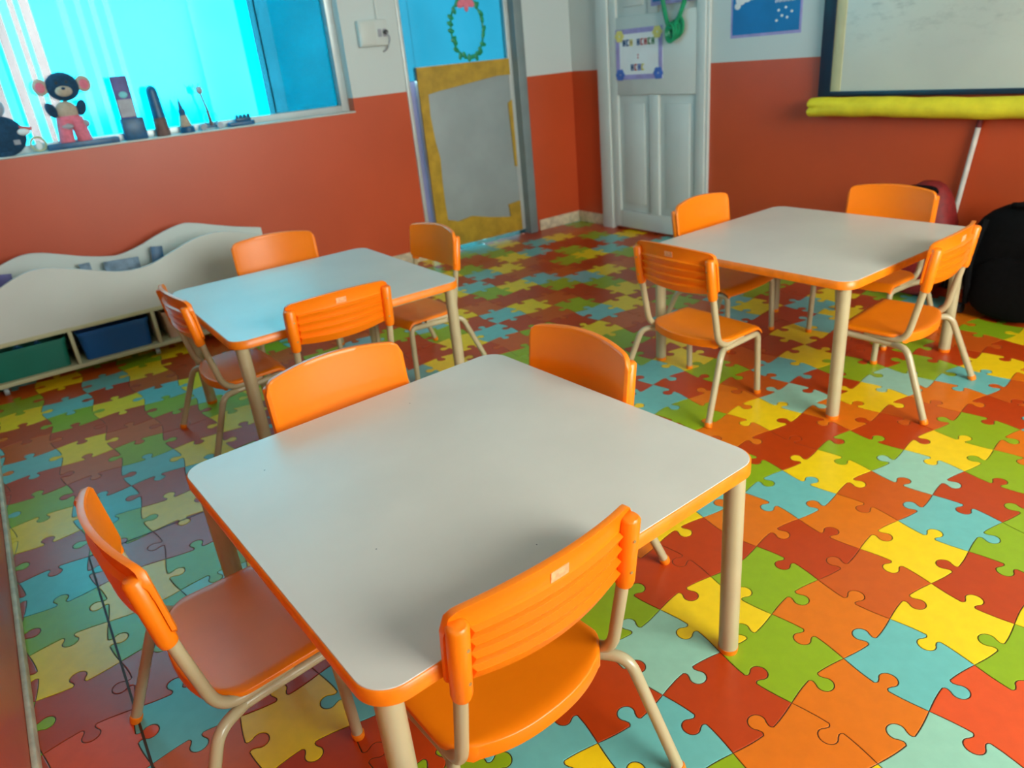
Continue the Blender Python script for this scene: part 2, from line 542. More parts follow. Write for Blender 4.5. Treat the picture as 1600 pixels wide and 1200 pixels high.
TABLES = [((0.5637, 1.0774), 3.06, 'large grey-topped square table nearest the camera with orange edge'),
          ((0.8421, 2.5309), 0.15, 'square table by the wavy white shelf, top glowing blue'),
          ((2.3386, 1.5327), 1.11, 'square grey-topped table below the whiteboard and yellow foam tube')]
for k, ((x, y), a, lab) in enumerate(TABLES):
    o = tbl if k == 0 else copy_tree(tbl)
    o.location = (x, y, 0); o.rotation_euler = (0, 0, math.radians(a))
    tag(o, lab, 'table', 'square classroom tables')

# ---------------------------------------------------------------- chairs
def back_mesh():
    NU, NV = 40, 30
    zb0, W = 0.412, 0.170
    def top(u):
        a = abs(u)
        z = 0.562 - 0.014 * a ** 2
        if a > 0.86:
            t = (a - 0.86) / 0.14
            z -= 0.026 * (1 - math.sqrt(max(0, 1 - t * t)))
        return z
    def bot(u):
        a = abs(u)
        z = 0.410 + 0.012 * a ** 2
        if a > 0.92:
            z += 0.010 * ((a - 0.92) / 0.08) ** 2
        return z
    def ymid(u, z):
        return -0.0845 - 0.028 * (1 - min(1.0, abs(u) / 0.95) ** 2) - (z - 0.53) * 0.115
    def back_off(u, v):
        # thickness behind the front face: louvres in the lower two thirds
        a = abs(u)
        t = 0.0065
        if v < 0.70 and a < 0.80:
            ph = (v / 0.70 * 4) % 1.0
            t = 0.006 + 0.0120 * ph
        elif v >= 0.70:
            t = 0.0075 + 0.004 * max(0, (v - 0.90) / 0.1)
        return t
    bm = bmesh.new()
    vs = [0.0]
    for k in range(4):
        q0, q1 = 0.70 * k / 4, 0.70 * (k + 1) / 4
        vs += [q0 + 0.004, q0 + (q1 - q0) * 0.35, q0 + (q1 - q0) * 0.7, q1 - 0.006]
    vs += [0.71, 0.78, 0.86, 0.93, 0.97, 1.0]
    us = [-1 + 2 * k / NU for k in range(NU + 1)]
    us = sorted(set([round(u, 4) for u in us] + [-0.80, -0.79, 0.79, 0.80]))
    fr, bk = [], []
    for v in vs:
        rf, rb = [], []
        for u in us:
            z = bot(u) + (top(u) - bot(u)) * v
            yf = ymid(u, z)
            e = max(0.0, (max(abs(u), abs(2 * v - 1)) - 0.93) / 0.07)
            lip = 0.0012 * math.sin(min(1, e) * math.pi) - 0.003 * max(0, e - 0.5)
            rf.append(bm.verts.new((u * W, yf + lip + 0.0015, z)))
            rb.append(bm.verts.new((u * W, yf - back_off(u, v), z)))
        fr.append(rf); bk.append(rb)
    n = len(us); m = len(vs)
    for a in range(m - 1):
        for b in range(n - 1):
            bm.faces.new((fr[a][b + 1], fr[a][b], fr[a + 1][b], fr[a + 1][b + 1]))
            bm.faces.new((bk[a][b], bk[a][b + 1], bk[a + 1][b + 1], bk[a + 1][b]))
    for b in range(n - 1):
        bm.faces.new((fr[0][b], fr[0][b + 1], bk[0][b + 1], bk[0][b]))
        bm.faces.new((fr[-1][b + 1], fr[-1][b], bk[-1][b], bk[-1][b + 1]))
    for a in range(m - 1):
        bm.faces.new((fr[a][0], bk[a][0], bk[a + 1][0], fr[a + 1][0]))
        bm.faces.new((fr[a + 1][-1], bk[a + 1][-1], bk[a][-1], fr[a][-1]))
    return bm

def seat_mesh():
    bm = bmesh.new()
    NU, NV = 28, 26
    def hw(v):
        if v < 0.22:
            return 0.132 + (0.163 - 0.132) * math.sin(v / 0.22 * math.pi / 2)
        return 0.163 - 0.004 * (v - 0.22)
    def yr(u): return -0.078 + 0.030 * abs(u) ** 2.4
    def yf(u): return 0.172 - 0.012 * abs(u) ** 3
    def surf(u, v):
        x = u * hw(v); y = yr(u) + (yf(u) - yr(u)) * v
        z = 0.252 - 0.006 * math.sin(math.pi * min(1, v / 0.85)) * (1 - u * u) + 0.003 * u * u
        if v > 0.86: z -= 0.022 * ((v - 0.86) / 0.14) ** 2
        if v < 0.10: z -= 0.004 * ((0.10 - v) / 0.10) ** 2
        if abs(u) > 0.9: z -= 0.004 * ((abs(u) - 0.9) / 0.1) ** 2
        return x, y, z
    T, B = [], []
    for a in range(NV + 1):
        v = a / NV; rt, rb = [], []
        for b in range(NU + 1):
            u = -1 + 2 * b / NU
            x, y, z = surf(u, v)
            rt.append(bm.verts.new((x, y, z)))
            d = 0.006
            if v < 0.05: d = 0.028
            elif abs(u) > 0.96: d = 0.010
            rb.append(bm.verts.new((x, y, z - d)))
        T.append(rt); B.append(rb)
    for a in range(NV):
        for b in range(NU):
            bm.faces.new((T[a][b], T[a][b + 1], T[a + 1][b + 1], T[a + 1][b]))
            bm.faces.new((B[a][b + 1], B[a][b], B[a + 1][b], B[a + 1][b + 1]))
    for b in range(NU):
        bm.faces.new((T[0][b + 1], T[0][b], B[0][b], B[0][b + 1]))
        bm.faces.new((T[-1][b], T[-1][b + 1], B[-1][b + 1], B[-1][b]))
    for a in range(NV):
        bm.faces.new((T[a][0], T[a + 1][0], B[a + 1][0], B[a][0]))
        bm.faces.new((T[a + 1][-1], T[a][-1], B[a][-1], B[a + 1][-1]))
    return bm

TR = 0.0104
def make_chair():
    c = empty('school_chair')
    done('seat', seat_mesh(), M['orange'], c, bevel=0.0035, segs=3)
    bk = done('backrest', back_mesh(), M['orange'], c, angle=28, bevel=0.0022, segs=2)
    for s in (-1, 1):
        bm = bmesh.new()
        pts = [(s * 0.155, -0.0865, 0.404), (s * 0.155, -0.0885, 0.412), (s * 0.155, -0.1035, 0.530), (s * 0.155, -0.1040, 0.5345)]
        sweep(bm, pts, [0.0140, 0.0155, 0.0155, 0.0115], 22)
        done('sleeve', bm, M['orange'], bk, angle=50)
        for z in (0.436, 0.497):
            y = -0.0865 - (z - 0.404) * 0.130 - 0.0145
            bm = bmesh.new(); cyl(bm, (s * 0.151, y + 0.003, z), (s * 0.151, y - 0.0022, z), 0.0034, 0.0026, 12)
            done('rivet', bm, M['rivet'], bk)
    bm = bmesh.new(); box(bm, -0.016, 0.016, -0.0005, 0.0005, -0.0085, 0.0085, Matrix.Translation((0, -0.1206, 0.532)) @ Matrix.Rotation(0.115, 4, 'X'))
    st = done('sticker', bm, M['sticker'], bk)
    st['label'] = 'small pale label sticker'
    for s in (-1, 1):
        # upright and the rail it turns into
        bm = bmesh.new()
        sweep(bm, fillet([(s * 0.155, -0.100, 0.525), (s * 0.155, -0.083, 0.395), (s * 0.154, -0.052, 0.232), (s * 0.142, 0.075, 0.236)], [0, 0.03, 0.05, 0]), TR)
        done('back_post', bm, M['tube'], c, angle=50)
        bm = bmesh.new()
        sweep(bm, [(s * 0.149, 0.100, 0.222), (s * 0.146, 0.02, 0.2165), (s * 0.148, -0.015, 0.2155)], TR)
        done('seat_rail', bm, M['tube'], c, angle=50)
        bm = bmesh.new()
        sweep(bm, fillet([(s * 0.149, 0.100, 0.222), (s * 0.151, 0.148, 0.226), (s * 0.155, 0.155, 0.006)], 0.045), TR)
        lg = done('leg', bm, M['tube'], c, angle=50)
        bm = bmesh.new(); cyl(bm, (s * 0.155, 0.155, 0), (s * 0.155, 0.1545, 0.014), 0.0118, 0.0128, 18)
        done('foot_cap', bm, M['band'], lg, bevel=0.002)
        bm = bmesh.new()
        sweep(bm, fillet([(s * 0.148, -0.015, 0.2155), (s * 0.178, -0.068, 0.222), (s * 0.205, -0.155, 0.006)], 0.06), TR)
        lg = done('leg', bm, M['tube'], c, angle=50)
        bm = bmesh.new(); cyl(bm, (s * 0.2058, -0.157, 0), (s * 0.204, -0.1515, 0.015), 0.0118, 0.0128, 18)
        done('foot_cap', bm, M['band'], lg, bevel=0.002)
    for y in (0.085, -0.005):
        bm = bmesh.new(); cyl(bm, (-0.148, y, 0.219), (0.148, y, 0.219), 0.008, seg=12)
        done('stretcher', bm, M['tube'], c, angle=50)
    return c
chair = make_chair()
CHAIRS = [  # x, y, facing degrees, label
    (0.449, 0.744, 93.7, 'orange chair nearest the camera, ribbed back turned to us at the front table'),
    (0.089, 1.181, 4.6, 'orange chair at the left end of the front table, seen sideways by the wall'),
    (0.532, 1.446, 270.6, 'bright orange chair facing us behind the front table, left of its far corner'),
    (0.899, 1.213, 181.3, 'orange chair on the right far side of the front table'),
    (0.767, 2.160, 88.6, 'orange chair with ribbed back to us, on the near side of the blue-glowing table'),
    (0.489, 2.540, 1.5, 'orange chair at the left end of the blue-glowing table, beside the wavy shelf'),
    (0.890, 2.984, 257.8, 'orange chair facing us between the wavy shelf and the blue-glowing table'),
    (1.308, 2.588, 182.1, 'orange chair at the right end of the blue-glowing table, before the glass door'),
    (2.309, 1.121, 96.8, 'orange chair at the near right side of the table below the whiteboard'),
    (1.814, 1.595, -0.4, 'orange chair with its ribbed back to us at the left of the whiteboard table'),
    (2.334, 1.918, 274.1, 'orange chair in front of the white door, far side of the whiteboard table'),
    (2.732, 1.498, 182.6, 'orange chair below the yellow foam tube, far right side of the whiteboard table'),
]
CHAIR_OBJS = []
for k, (x, y, a, lab) in enumerate(CHAIRS):
    o = chair if k == 0 else copy_tree(chair)
    o.location = (x, y, 0); o.rotation_euler = (0, 0, math.radians(a - 90))
    tag(o, lab, 'chair', 'orange school chairs around the tables')
    CHAIR_OBJS.append(o)

# ---------------------------------------------------------------- window with coloured film
w1 = struct(empty('window_1', (0, 0, 0)), 'wide window glowing cyan through coloured film')
FY0, FY1 = 4.205, 4.255
def wpart(name, b, m, bevel=0.003):
    return box_obj(name, b, m, w1, bevel)
wpart('window_frame', (1.795, WX1, FY0 - 0.02, FY1, WZ0, WZ1), M['alu'])
wpart('window_frame', (WX0, 1.795, FY0 - 0.02, FY1, WZ0, 0.972), M['alu'])
wpart('window_frame', (WX0, 1.795, FY0 - 0.02, FY1, WZ1 - 0.04, WZ1), M['alu'])
wpart('window_sill', (WX0, WX1, YB - 0.012, FY0 - 0.02, WZ0 - 0.006, WZ0 + 0.003), M['white'])
wpart('sash_stile', (1.395, 1.425, FY0 + 0.006, FY1 - 0.01, 0.972, WZ1 - 0.04), M['film_mid'], 0)
wpart('pane', (WX0, 1.795, 4.243, 4.247, 0.972, WZ1 - 0.04), M['glass'], 0)
strips = [(-0.262, 0.10, 'film_pale'), (0.10, 0.16, 'film_cyan'), (0.16, 0.21, 'gap_dimmer'), (0.21, 0.245, 'film_pale'), (0.245, 0.262, 'film_cyan'), (0.262, 0.30, 'gap_dimmer'), (0.30, 0.335, 'film_pale'),
          (0.335, 0.36, 'gap_dimmer'), (0.36, 0.38, 'film_pale'), (0.38, 0.42, 'gap_dimmer'), (0.42, 0.53, 'film_cyan'), (0.53, 0.56, 'film_pale'), (0.56, 0.60, 'film_cyan'), (0.60, 0.625, 'film_pale'), (0.625, 0.66, 'film_cyan'),
          (0.66, 0.685, 'film_pale'), (0.685, 0.72, 'film_cyan'), (0.72, 0.745, 'film_pale'), (0.745, 1.10, 'film_cyan'), (1.10, 1.33, 'film_pale'), (1.33, 1.395, 'film_cyan'),
          (1.425, 1.50, 'film_mid'), (1.50, 1.795, 'film_blue')]
for x0, x1, k in strips:
    wpart('film_strip', (x0, x1, 4.236, 4.238, 0.972, WZ1 - 0.04), M[k], 0)

# ---------------------------------------------------------------- glass door with taped lower board
d1 = struct(empty('door_1', (0, 0, 0)), 'glass door with a taped grey lower board')
def dpart(name, b, m, bevel=0.002, parent=None):
    return box_obj(name, b, m, parent or d1, bevel)
dpart('jamb', (2.985, DX1, YB - 0.03, YB + 0.12, 0, DZ1), M['steel'], 0.006)
dpart('jamb', (DX0, DX0 + 0.022, YB - 0.012, YB + 0.12, 0, DZ1), M['alu'], 0.003)
dpart('side_board', (DX0 + 0.022, 2.36, YB + 0.10, YB + 0.115, 0.16, 1.055), M['mauve'])
dpart('side_pane', (DX0 + 0.022, 2.289, YB + 0.044, YB + 0.050, 1.055, DZ1), M['doorglass'], 0)
dpart('side_pane', (DX0 + 0.022, 2.36, YB + 0.10, YB + 0.106, 0.0, 0.16), M['gaplight'], 0)
dpart('gap_light_pane', (2.268, 2.985, YB + 0.044, YB + 0.048, 0.0, 0.036), M['gaplight'], 0)  # added tinted pane standing in for daylight under the door leaf
dpart('leaf_stile', (2.284, 2.306, YB + 0.03, YB + 0.07, 0.03, 1.12), M['alu'])
dpart('leaf_stile', (2.955, 2.985, YB + 0.03, YB + 0.07, 0.03, DZ1), M['alu'])
dpart('leaf_rail', (2.284, 2.985, YB + 0.032, YB + 0.068, 1.105, 1.128), M['alu'])
dpart('lower_board', (2.30, 2.957, YB + 0.04, YB + 0.056, 0.035, 1.11), M['frost'])
dpart('upper_pane', (2.29, 2.957, YB + 0.044, YB + 0.050, 1.125, DZ1), M['doorglass'], 0)

def tape(pts, name='tape_strip'):
    """crinkled tape: outline in (x, z) on the door board"""
    bm = bmesh.new()
    a = [bm.verts.new((x, YB + 0.0275 + 0.002 * random.random(), z)) for x, z in pts]
    b = [bm.verts.new((x, YB + 0.040, z)) for x, z in pts]
    n = len(pts)
    f = bm.faces.new(a); bm.faces.new(b[::-1])
    for i in range(n):
        bm.faces.new((a[i], b[i], b[(i + 1) % n], a[(i + 1) % n]))
    bm.normal_update()
    bmesh.ops.triangulate(bm, faces=bm.faces[:])
    return done(name, bm, M['tape'], d1, smooth=False)
tape([(2.284, 1.125), (2.96, 1.125), (2.96, 1.03), (2.86, 1.032), (2.70, 1.015), (2.55, 0.998), (2.42, 0.985), (2.30, 0.965), (2.284, 0.975)])
tape([(2.284, 0.98), (2.345, 0.985), (2.340, 0.85), (2.352, 0.70), (2.372, 0.60), (2.365, 0.45), (2.366, 0.30), (2.372, 0.20), (2.40, 0.03), (2.284, 0.03)])
tape([(2.375, 0.21), (2.45, 0.185), (2.56, 0.20), (2.70, 0.165), (2.84, 0.14), (2.955, 0.135), (2.955, 0.03), (2.37, 0.03)])
tape([(2.86, 0.22), (2.955, 0.23), (2.955, 0.12), (2.87, 0.11)])
tape([(2.928, 0.86), (2.957, 0.88), (2.957, 0.46), (2.942, 0.46)])

# wreath hanging on the glass
wr = tag(empty('wreath', (2.665, YB + 0.022, 1.312)), 'leafy green oval wreath with pink bow on the door glass', 'wreath')
bm = bmesh.new()
sweep(bm, [(0.115 * math.cos(a), 0, 0.163 * math.sin(a)) for a in [2 * math.pi * k / 40 for k in range(40)]], 0.006, 8, closed=True)
done('ring', bm, M['green'], wr)
for k in range(26):
    a = 2 * math.pi * k / 26 + random.uniform(-.05, .05)
    bm = bmesh.new()
    R_ = Matrix.Rotation(random.uniform(0, 3.1), 4, 'Y')
    ball(bm, (0.118 * math.cos(a) + random.uniform(-.01, .01), -0.006, 0.165 * math.sin(a) + random.uniform(-.01, .01)), 0.024, 0.005, 0.013, 10, R_)
    done('leaf', bm, M['green'], wr)
for sx in (-1, 1):
    bm = bmesh.new(); ball(bm, (sx * 0.03, -0.012, 0.138), 0.034, 0.008, 0.022, 12, Matrix.Rotation(sx * 0.5, 4, 'Y'))
    done('bow_loop', bm, M['bearpink'], wr)
bm = bmesh.new(); ball(bm, (0, -0.014, 0.120), 0.016, 0.010, 0.030, 12)
done('bow_knot', bm, M['bearpink'], wr)

# ---------------------------------------------------------------- white panelled door
d2 = struct(empty('door_2', (0, 0, 0)), 'white panelled wooden door in the coral wall')
def d2part(name, b, m=M['whitedoor'], bevel=0.004):
    return box_obj(name, b, m, d2, bevel)
X0 = XR - 0.03
d2part('door_frame', (XR - 0.045, XR, 3.715, 3.815, 0, 2.12))
d2part('stile', (X0, XR, 3.650, 3.712, 0.02, 2.05)); d2part('stile', (X0, XR, 2.948, 3.012, 0.02, 2.05)); d2part('stile', (X0, XR, 3.300, 3.376, 0.13, 0.85))
d2part('stile', (X0, XR, 3.300, 3.376, 1.29, 1.95))
for z0, z1 in ((0.02, 0.13), (0.85, 1.29), (1.95, 2.05)):
    d2part('rail', (X0, XR, 3.012, 3.650, z0, z1))
for y0, y1 in ((3.376, 3.650), (3.012, 3.300)):
    for z0, z1 in ((0.13, 0.85), (1.29, 1.95)):
        d2part('panel', (X0 + 0.016, XR, y0, y1, z0, z1))
        m_ = 0.05
        d2part('raised_field', (X0 + 0.008, XR, y0 + m_, y1 - m_, z0 + m_, z1 - m_), bevel=0.007)
d2part('door_frame', (XR - 0.02, XR, 2.930, 2.948, 0, 2.12))
bm = bmesh.new(); ball(bm, (X0 - 0.03, 3.685, 0.98), 0.016, 0.016, 0.016, 14); cyl(bm, (X0, 3.685, 0.98), (X0 - 0.025, 3.685, 0.98), 0.007)
# flat sign on the door
def flat(name, y0, y1, z0, z1, m, parent, x, th=0.0015):
    return box_obj(name, (x - th, x, min(y0, y1), max(y0, y1), z0, z1), m, parent, 0)
bm.free()
sg = tag(empty('door_sign', (X0, 3.46, 1.08)), 'white sign with lilac border and coloured letters on the white door', 'sign')
def spart(name, y0, y1, z0, z1, m, lay):
    o = flat(name, y0 - 3.46, y1 - 3.46, z0 - 1.08, z1 - 1.08, M[m], sg, -0.0015 * lay)
    return o
spart('sheet', 3.262, 3.650, 0.940, 1.222, 'paper', 0)
for b in ((3.262, 3.650, 0.940, 0.968), (3.262, 3.650, 1.195, 1.222), (3.262, 3.292, 0.968, 1.195), (3.618, 3.650, 0.968, 1.195)):
    spart('border', *b, 'lilac', 1)
for y, z, m_ in ((3.615, 1.185, 'yellowp'), (3.300, 1.190, 'yellowp'), (3.615, 0.968, 'bluep'), (3.295, 0.970, 'bluep')):
    bm = bmesh.new()
    for q in range(6):
        a = q * math.pi / 3
        ball(bm, (-0.0035, y - 3.46 + 0.022 * math.cos(a), z - 1.08 + 0.02 * math.sin(a)), 0.001, 0.018, 0.015, 10)
    done('flower', bm, M[m_], sg)
for row, z, chars in ((0, 1.128, ('inkblue', 'inkblue', 'inkyellow', None, 'inkblue', 'inkred', 'inkred', 'inkgreen', 'inkgreen')), (1, 0.990, ('inkblue', 'inkred', 'bluep', 'inkyellow'))):
    y = 3.585 if row == 0 else 3.52
    for q, ch in enumerate(chars):
        if ch:
            bm = bmesh.new()
            yy = y - q * 0.030 - 3.46; zz = z - 1.08
            # small strokes, like the blurred print
            for (a0, a1, b0, b1) in ((0, 0.007, 0, 0.036), (0.014, 0.021, 0, 0.036), (0, 0.021, 0.015, 0.022)) if q % 2 == 0 else ((0, 0.007, 0, 0.036), (0, 0.020, 0.029, 0.036), (0, 0.020, 0, 0.007)):
                box(bm, -0.0045, -0.003, yy - a1, yy - a0, zz + b0, zz + b1)
            done('letter', bm, M[ch], sg, smooth=False)
for zz in (1.075, 1.060):
    bm = bmesh.new(); ball(bm, (-0.003, 0.0, zz - 1.08), 0.001, 0.006, 0.005, 8); done('dot', bm, M['inkred'], sg)

bc = tag(empty('blue_card', (X0, 3.15, 1.45)), 'blue card with pink edge hung on the door behind the green loop', 'card')
flat('card_sheet', -0.20, 0.20, -0.125, 0.20, M['lilac'], bc, 0.0)
flat('card_print', -0.185, 0.185, -0.105, 0.185, M['blue'], bc, -0.0016)

gp = tag(empty('green_cord_loop', (X0 - 0.03, 3.145, 1.40)), 'looped green plastic cord hanging at the top of the white door', 'cord')
bm = bmesh.new()
pts = []
for k in range(48):
    a = 2 * math.pi * k / 48
    pts.append((-0.004 * math.sin(3 * a), 0.095 * math.cos(a) * (1 - 0.35 * (math.sin(a) < 0) * abs(math.sin(a))) - 0.02 * math.sin(a), 0.20 * math.sin(a)))
sweep(bm, pts, 0.013, 12, closed=True)
done('loop', bm, M['green'], gp)
for k in range(5):
    bm = bmesh.new()
    sweep(bm, [(-0.012 * math.cos(k), 0.02 - 0.012 * k + 0.03 * math.cos(q), -0.225 + 0.045 * math.sin(q) + 0.008 * k) for q in [2 * math.pi * t / 24 for t in range(24)]], 0.009, 8, closed=True)
    done('coil', bm, M['green'], gp)

# ---------------------------------------------------------------- poster, whiteboard, foam tube
po = tag(empty('poster', (XR, 2.59, 1.40)), 'blue poster with pale lilac edge between the white door and whiteboard', 'poster')
flat('sheet', -0.212, 0.212, -0.282, 0.36, M['lilac'], po, 0.0)
flat('blue_field', -0.200, 0.200, -0.268, 0.35, M['blue'], po, -0.0016)
bm = bmesh.new()
for c_, r_ in (((0.15, -0.045), 0.034), ((0.115, -0.03), 0.040), ((0.08, -0.025), 0.036), ((0.17, -0.075), 0.02), ((0.10, 0.01), 0.05), ((0.14, 0.02), 0.05)):
    ball(bm, (-0.0030, c_[0], c_[1] - 0.058), 0.0008, r_, r_ * 0.8, 14)
done('white_shape', bm, M['paper'], po)
for q, (yy, zz) in enumerate(((-0.08, -0.075), (-0.10, -0.10), (-0.13, -0.11), (-0.155, -0.085), (-0.12, -0.065), (-0.07, -0.12))):
    bm = bmesh.new(); ball(bm, (-0.003, yy, zz - 0.098), 0.0008, 0.008, 0.006, 8); done('white_dot', bm, M['paper'], po)
for q in range(5):
    bm = bmesh.new()
    y0 = -0.06 - 0.024 * q
    sweep(bm, [(-0.003, y0, -0.138), (-0.003, y0 - 0.006, -0.112), (-0.003, y0 - 0.012, -0.136), (-0.003, y0 - 0.020, -0.116)], 0.0026, 6)
    done('script_stroke', bm, M['paper'], po)

wb_m = mat('whiteboard_smudged', (198, 202, 190), 0.22, 0.02, 3, 0, 1, 0.5, 0, 0.0, (190, 194, 184))
nt = wb_m.node_tree; N = nt.nodes; L = nt.links
p = N['Principled BSDF']; src_ = p.inputs['Base Color'].links[0].from_socket
tc = N.new('ShaderNodeTexCoord'); mp = N.new('ShaderNodeMapping'); mp.inputs['Scale'].default_value = (1, 2.2, 5.5); mp.inputs['Rotation'].default_value = (0.5, 0, 0)
n1 = N.new('ShaderNodeTexNoise'); n1.inputs['Scale'].default_value = 3.2; n1.inputs['Detail'].default_value = 9; n1.inputs['Roughness'].default_value = 0.72
r1 = N.new('ShaderNodeValToRGB'); r1.color_ramp.elements[0].position = 0.50; r1.color_ramp.elements[1].position = 0.70
r1.color_ramp.elements[0].color = (0, 0, 0, 1); r1.color_ramp.elements[1].color = (0.6, 0.6, 0.6, 1)
sep = N.new('ShaderNodeSeparateXYZ'); mr = N.new('ShaderNodeMapRange')
mr.inputs['From Min'].default_value = -0.42; mr.inputs['From Max'].default_value = -0.20
mul = N.new('ShaderNodeMath'); mul.operation = 'MULTIPLY'
mxc = N.new('ShaderNodeMix'); mxc.data_type = 'RGBA'; mxc.inputs[7].default_value = lin((126, 132, 128))
L.new(tc.outputs['Object'], mp.inputs[0]); L.new(mp.outputs[0], n1.inputs['Vector']); L.new(n1.outputs['Fac'], r1.inputs['Fac'])
L.new(tc.outputs['Object'], sep.inputs[0]); L.new(sep.outputs['Z'], mr.inputs['Value'])
L.new(r1.outputs['Color'], mul.inputs[0]); L.new(mr.outputs[0], mul.inputs[1]); L.new(mul.outputs[0], mxc.inputs[0])
L.new(src_, mxc.inputs[6]); L.new(mxc.outputs[2], p.inputs['Base Color'])
wb = tag(empty('whiteboard', (XR, 1.45, 1.40)), 'smudged whiteboard with navy blue frame above the yellow foam tube', 'whiteboard')
y0, y1, z0, z1 = 0.65 - 1.45, 2.243 - 1.45, 0.827 - 1.40, 2.05 - 1.40
bm = bmesh.new(); box(bm, -0.020, 0.0, y0 + 0.05, y1 - 0.05, z0 + 0.012, z1 - 0.05); done('writing_surface', bm, wb_m, wb)
for b in ((y0, y0 + 0.06, z0, z1), (y1 - 0.06, y1, z0, z1), (y0 + 0.06, y1 - 0.06, z1 - 0.06, z1), (y0 + 0.06, y1 - 0.06, z0, z0 + 0.022)):
    box_obj('frame_bar', (-0.032, 0.0, b[0], b[1], b[2], b[3]), M['navy'], wb, 0.003)
box_obj('inner_strip', (-0.024, -0.018, y1 - 0.11, y1 - 0.06, z0 + 0.022, z1 - 0.06), M['cream'], wb, 0.001)

ft = tag(empty('foam_tube', (3.385, 1.45, 0.782)), 'long yellow foam tube fixed under the whiteboard', 'foam tube')
bm = bmesh.new()
n = 60; ring_n = 28; rings = []
for k in range(n + 1):
    y = 0.80 - 1.62 * k / n
    zc = 0.003 * math.sin(k * 0.17) + 0.0012 * math.sin(k * 0.6)
    r = 0.043 + 0.001 * math.sin(k * 0.9)
    rr = []
    slit = 0.022 * math.exp(-k / 2.2)
    for q in range(ring_n):
        a = 2 * math.pi * q / ring_n
        d = min(abs(a - math.pi), 2 * math.pi - abs(a - math.pi))
        rad = r - slit * max(0, 1 - d / 0.35)
        rr.append(bm.verts.new((math.cos(a) * rad, y, zc + math.sin(a) * rad)))
    rings.append(rr)
for k in range(n):
    for q in range(ring_n):
        bm.faces.new((rings[k][q], rings[k][(q + 1) % ring_n], rings[k + 1][(q + 1) % ring_n], rings[k + 1][q]))
bm.faces.new(rings[0][::-1]); bm.faces.new(rings[-1])
done('foam_body', bm, M['foam'], ft, angle=60)

# ---------------------------------------------------------------- broom, red bag, black bag in the right corner
br = tag(empty('broom', (3.425, 1.56, 0)), 'broom with pale handle leaning on the orange wall beside the bags', 'broom')
bm = bmesh.new(); sweep(bm, [(0.0, 0.0, 0.06), (0.0, -0.036, 0.404), (0.006, -0.067, 0.702)], 0.0105, 14); done('handle', bm, M['rod'], br)
bm = bmesh.new(); sweep(bm, [(0.006, -0.067, 0.698), (0.007, -0.071, 0.732)], 0.0116, 14); done('grip', bm, M['darkred'], br)
bm = bmesh.new(); box(bm, -0.022, 0.010, -0.11, 0.11, 0.055, 0.085); done('brush_head', bm, M['darkred'], br, bevel=0.006)
bm = bmesh.new()
for q in range(60):
    bx_, by_ = random.uniform(-0.016, 0.004), random.uniform(-0.10, 0.10)
    cyl(bm, (bx_, by_, 0.056), (bx_ - random.uniform(0, .01), by_ * 1.06, 0.002), 0.003, 0.002, 5)
o = done('bristles', bm, M['dark'], br); o['kind'] = 'stuff'

def soft_box(name, sx, sy, sz, m, parent, loc=(0, 0, 0), top_round=0.6, e=2.6):
    """rounded bag body: superellipsoid standing on z=0"""
    bm = bmesh.new()
    vs = ball(bm, (0, 0, 0), 1, 1, 1, 28)
    for v in vs:
        x, y, z = v.co
        def se(t): return math.copysign(abs(t) ** (2 / e), t)
        v.co = Vector((se(x) * sx / 2, se(y) * sy / 2, se(z) * sz / 2 + sz / 2))
        k = max(0, v.co.z / sz - 0.55) / 0.45
        v.co.x *= 1 - top_round * 0.5 * k; v.co.y *= 1 - top_round * 0.35 * k
        v.co += Vector(loc)
        v.co.x += 0.006 * math.sin(v.co.z * 31 + v.co.y * 17); v.co.y += 0.006 * math.sin(v.co.z * 23 + v.co.x * 29)
    return done(name, bm, m, parent, angle=180)
rb = tag(empty('red_backpack', (3.26, 1.575, 0)), 'dark red backpack against the orange wall left of the broom', 'backpack')
soft_box('bag_body', 0.20, 0.27, 0.505, M['red'], rb)
soft_box('front_pocket', 0.09, 0.20, 0.24, M['red'], rb, (-0.10, 0, 0.03))
bm = bmesh.new(); sweep(bm, fillet([(-0.03, 0.05, 0.46), (-0.06, 0.05, 0.485), (-0.06, -0.05, 0.485), (-0.03, -0.05, 0.46)], 0.03), 0.009, 10); done('top_handle', bm, M['black'], rb)
bm = bmesh.new(); sweep(bm, fillet([(-0.085, 0.06, 0.45), (-0.115, 0.08, 0.25), (-0.085, 0.10, 0.04)], 0.1), 0.012, 8); done('shoulder_strap', bm, M['black'], rb)
bm = bmesh.new(); box(bm, -0.100, -0.080, 0.045, 0.085, 0.42, 0.455); done('buckle', bm, M['toygrey'], rb, bevel=0.004)

bb = tag(empty('black_backpack', (3.24, 1.155, 0)), 'big black bag standing in the dark right corner behind the table', 'backpack')
soft_box('bag_body', 0.27, 0.44, 0.455, M['black'], bb, top_round=0.35)
soft_box('front_pocket', 0.07, 0.30, 0.25, M['black'], bb, (-0.13, -0.01, 0.015), 0.4)
bm = bmesh.new(); sweep(bm, fillet([(-0.03, 0.06, 0.43), (-0.07, 0.06, 0.455), (-0.07, -0.06, 0.455), (-0.03, -0.06, 0.43)], 0.03), 0.010, 10); done('top_handle', bm, M['black'], bb)
for s in (-1, 1):
    bm = bmesh.new(); cyl(bm, (-0.10, s * 0.16, 0.022), (-0.10, s * 0.19, 0.022), 0.022, seg=18); done('wheel', bm, M['dark'], bb)
    bm = bmesh.new(); sweep(bm, fillet([(-0.12, s * 0.12, 0.40), (-0.185, s * 0.13, 0.25), (-0.13, s * 0.14, 0.06)], 0.1), 0.013, 8); done('strap', bm, M['black'], bb)
b2 = tag(empty('black_duffel_bag', (3.24, 0.72, 0)), 'second black bag at the right picture edge', 'bag')
